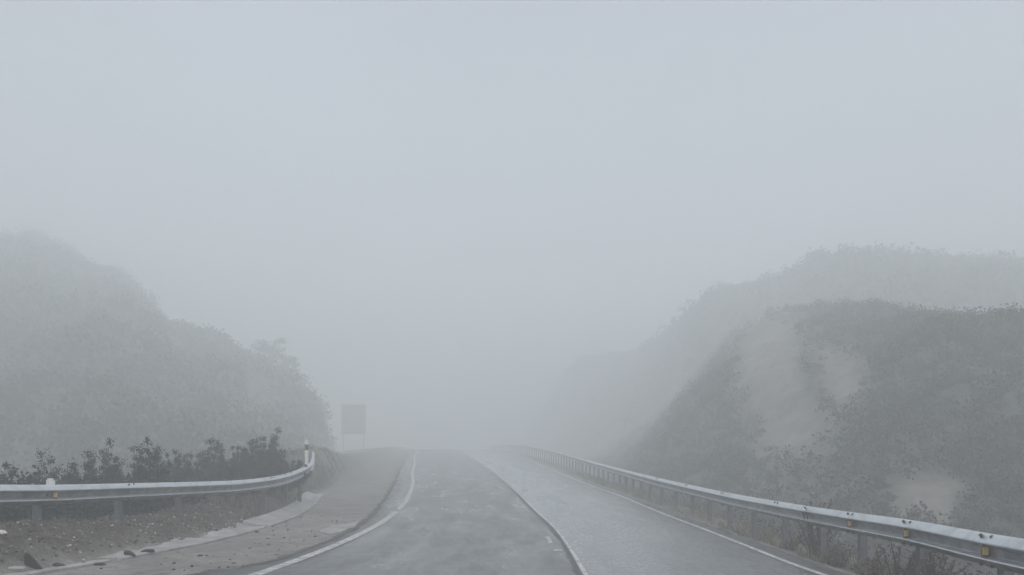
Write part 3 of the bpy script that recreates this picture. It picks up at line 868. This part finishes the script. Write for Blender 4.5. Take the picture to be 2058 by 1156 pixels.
# ------------------------------------------------------------------ debris and shadow-gap pieces on the left shoulder
def shard(name, label, cat, px, py, Y, poly, thick, mat, rz, tilt, group=None, lift=0):
    """flat broken piece: poly in metres, leaning by tilt about its foot"""
    x = (px - CX)/FPX*Y
    z = float(ground_z(x, Y)) + lift
    def fn(a, b, d):
        yy_, zz = d*math.cos(tilt) - b*math.sin(tilt), d*math.sin(tilt) + b*math.cos(tilt)
        return (a*math.cos(rz) - yy_*math.sin(rz), a*math.sin(rz) + yy_*math.cos(rz), zz)
    mb = MB(); mb.prism(poly, -thick/2, thick/2, fn)
    o = mb.build(name, M[mat]); o.location = (x, Y, z)
    tag(o, label, cat, group)
    return o
shard('broken_shard', 'black pointed shard standing upright at the gutter edge', 'debris', 68, 1143, 11.35,
      [(-.10, .01), (.11, -.01), (.07, .05), (.02, .14), (-.05, .225), (-.09, .235), (-.105, .15)], .035, 'dark', .25, .25, lift=-.01)
shard('broken_slab', 'pale broken concrete chunk lying left of the upright black shard', 'debris', 30, 1150, 11.0,
      [(-.13, .0), (.10, -.01), (.13, .03), (.03, .07), (-.11, .05)], .05, 'concrete', .15, -1.2, lift=.02)
G = 'dark pieces standing for shadow gaps along the gutter'  # shadowed voids under the gutter edge, put in as dark pieces
shard('gap_shadow', 'dark piece standing for the shadow gap nearest to the upright black shard', 'debris', 122, 1138, 11.75,
      [(-.10, .0), (.10, -.01), (.04, .05), (-.06, .075), (-.10, .06)], .05, 'dark', -.2, .35, G)
shard('gap_shadow', 'longest dark piece standing for a shadow gap, left of the gutter joint', 'debris', 188, 1132, 12.2,
      [(-.17, .01), (.17, .0), (.12, .035), (-.06, .03), (-.16, .05)], .06, 'dark', .1, .3, G)
shard('gap_shadow', 'triangular dark piece standing for a shadow gap right of the gutter joint', 'debris', 262, 1115, 13.2,
      [(-.08, .03), (.08, -.01), (.06, .03), (.0, .08), (-.08, .085)], .05, 'dark', -.1, .4, G, .04)
shard('gap_shadow', 'small thin dark piece standing for the farthest shadow gap along the gutter', 'debris', 297, 1107, 13.7,
      [(-.10, .0), (.11, .0), (.09, .04), (-.02, .045), (-.1, .02)], .05, 'dark', .1, .35, G, .05)

def stone(name, label, px, Y, tback, size, group=None, mat='stone', xoff=None):
    x = (px - CX)/FPX*Y; z = float(ground_z(x, Y))
    k = 14; v = []; f = []
    rows = [(-.5, .55), (-.1, 1.0), (.3, .85), (.6, .45)]
    ph = random.random()*6
    for zz, rr_ in rows:
        for i in range(8):
            a = 2*math.pi*i/8 + ph; q = rr_*random.uniform(.78, 1.15)
            v.append((size*q*math.cos(a), size*.8*q*math.sin(a), size*.8*zz*random.uniform(.85, 1.15)))
    f = [(r_*8 + i, r_*8 + (i + 1) % 8, (r_ + 1)*8 + (i + 1) % 8, (r_ + 1)*8 + i) for r_ in range(3) for i in range(8)]
    f += [tuple(range(8))[::-1], tuple(range(24, 32))]
    o = mesh_obj(name, v, f, M[mat]); o.location = (x, Y, z + size*.25); o.rotation_euler = (random.uniform(-.3, .3), 0, random.random()*6)
    tag(o, label, 'stone', group)
stone('white_stone', 'large bright white stone at the lower left corner', 4, 11.6, 0, .075)
SG = 'pale stones in the dirt bank'
for px, Y, s, lab in [(43, 12.3, .028, 'pale stone in the dirt above the black shard'),
                      (141, 12.6, .026, 'left stone of the little cluster of pale stones in the dirt bank'),
                      (149, 12.9, .026, 'topmost stone of the little cluster of pale stones'),
                      (161, 12.6, .028, 'right stone of the little cluster of pale stones in the dirt bank'),
                      (168, 12.45, .022, 'lowest stone of the little cluster of pale stones'),
                      (236, 13.3, .030, 'pale stone on the bank above the triangular dark piece'),
                      (178, 12.25, .030, 'pale stone at the upper end of the gutter joint'),
                      (355, 15.0, .030, 'pale stone at the foot of the bank farther along the gutter')]:
    stone('white_stone', lab, px, Y, 0, s, SG)

def gravel():
    n = 9000
    y = 9.5 + 14*RNG.random(n)**1.4; x = x_kerb(y) - .45 - RNG.random(n)*1.7
    m = 420
    y = np.concatenate([y, 9 + 14*RNG.random(m)]); x = np.concatenate([x, np.zeros(m)])
    x[n:] = x_edge_l(y[n:]) - .05 - RNG.random(m)**1.6*2.2
    z = ground_z(x, y); n = len(x)
    s = .007 + .036*RNG.random(n)**5
    base = np.array([[1, 0, 0], [-1, 0, 0], [0, 1, 0], [0, -1, 0], [0, 0, .7], [0, 0, -.7]], float)
    tri = np.array([[0, 2, 4], [2, 1, 4], [1, 3, 4], [3, 0, 4], [2, 0, 5], [1, 2, 5], [3, 1, 5], [0, 3, 5]])
    a = RNG.uniform(0, 6.28, n); j = RNG.uniform(.6, 1.3, (n, 6, 3))
    v = base[None]*j*s[:, None, None]
    vx = v[..., 0]*np.cos(a)[:, None] - v[..., 1]*np.sin(a)[:, None]; vy = v[..., 0]*np.sin(a)[:, None] + v[..., 1]*np.cos(a)[:, None]
    v = np.stack([vx + x[:, None], vy + y[:, None], v[..., 2] + (z + s*.3)[:, None]], -1)
    f = (tri[None] + (np.arange(n)*6)[:, None, None]).reshape(-1, 3)
    mg, nt, b = new_mat('loose_gravel')
    r = nd(nt, 'ShaderNodeNewGeometry').outputs['Random Per Island']
    nt.links.new(ramp(nt, r, [(0, (.025, .022, .018)), (.5, (.09, .082, .07)), (.88, (.22, .205, .18)), (1, (.5, .49, .46))]), b.inputs['Base Color'])
    b.inputs['Roughness'].default_value = .85
    tag(mesh_obj('gravel', v.reshape(-1, 3), f, mg), 'loose gravel scattered on the dirt bank and left shoulder', 'gravel', kind='stuff')
gravel()

# pale concrete patch at the edge of the asphalt
def patch():
    pts = []
    for px, py in [(640, 1069), (668, 1057), (722, 1050), (712, 1063), (690, 1071), (662, 1075)]:
        Y = 18.0
        for _ in range(12): Y = (EYE - float(z_road(Y)))*FPX/(py - HY)
        x = min((px - CX)/FPX*Y, float(x_edge_l(Y)) - .05)
        pts.append((x, Y, float(z_road(Y)) + .018))
    low = [(a, b, c - .08) for a, b, c in pts]; k = len(pts)
    f = [tuple(range(k))[::-1]] + [(i, (i + 1) % k, k + (i + 1) % k, k + i) for i in range(k)]
    o = mesh_obj('concrete_patch', pts + low, f, M['concrete'])
    tag(o, 'pale concrete patch at the dark edge of the asphalt', 'patch')
patch()

# ------------------------------------------------------------------ haze
def haze():
    x0, x1, y0, y1, z0, z1 = -165, 165, -16, 360, -14, 52
    mb = MB(); mb.box(((x0+x1)/2, (y0+y1)/2, (z0+z1)/2), ((x1-x0)/2, (y1-y0)/2, (z1-z0)/2))
    m = bpy.data.materials.new('fog'); m.use_nodes = True
    nt = m.node_tree; nt.nodes.remove(nt.nodes['Principled BSDF'])
    v = nt.nodes.new('ShaderNodeVolumePrincipled')
    v.inputs['Color'].default_value = (.948, .990, 1.0, 1)
    v.inputs['Density'].default_value = HAZE_DENSITY
    v.inputs['Anisotropy'].default_value = 0.05
    nt.links.new(v.outputs[0], nt.nodes['Material Output'].inputs['Volume'])
    o = mb.build('haze', m)
    tag(o, 'thick pale fog filling the whole valley', 'fog', kind='stuff')
haze()
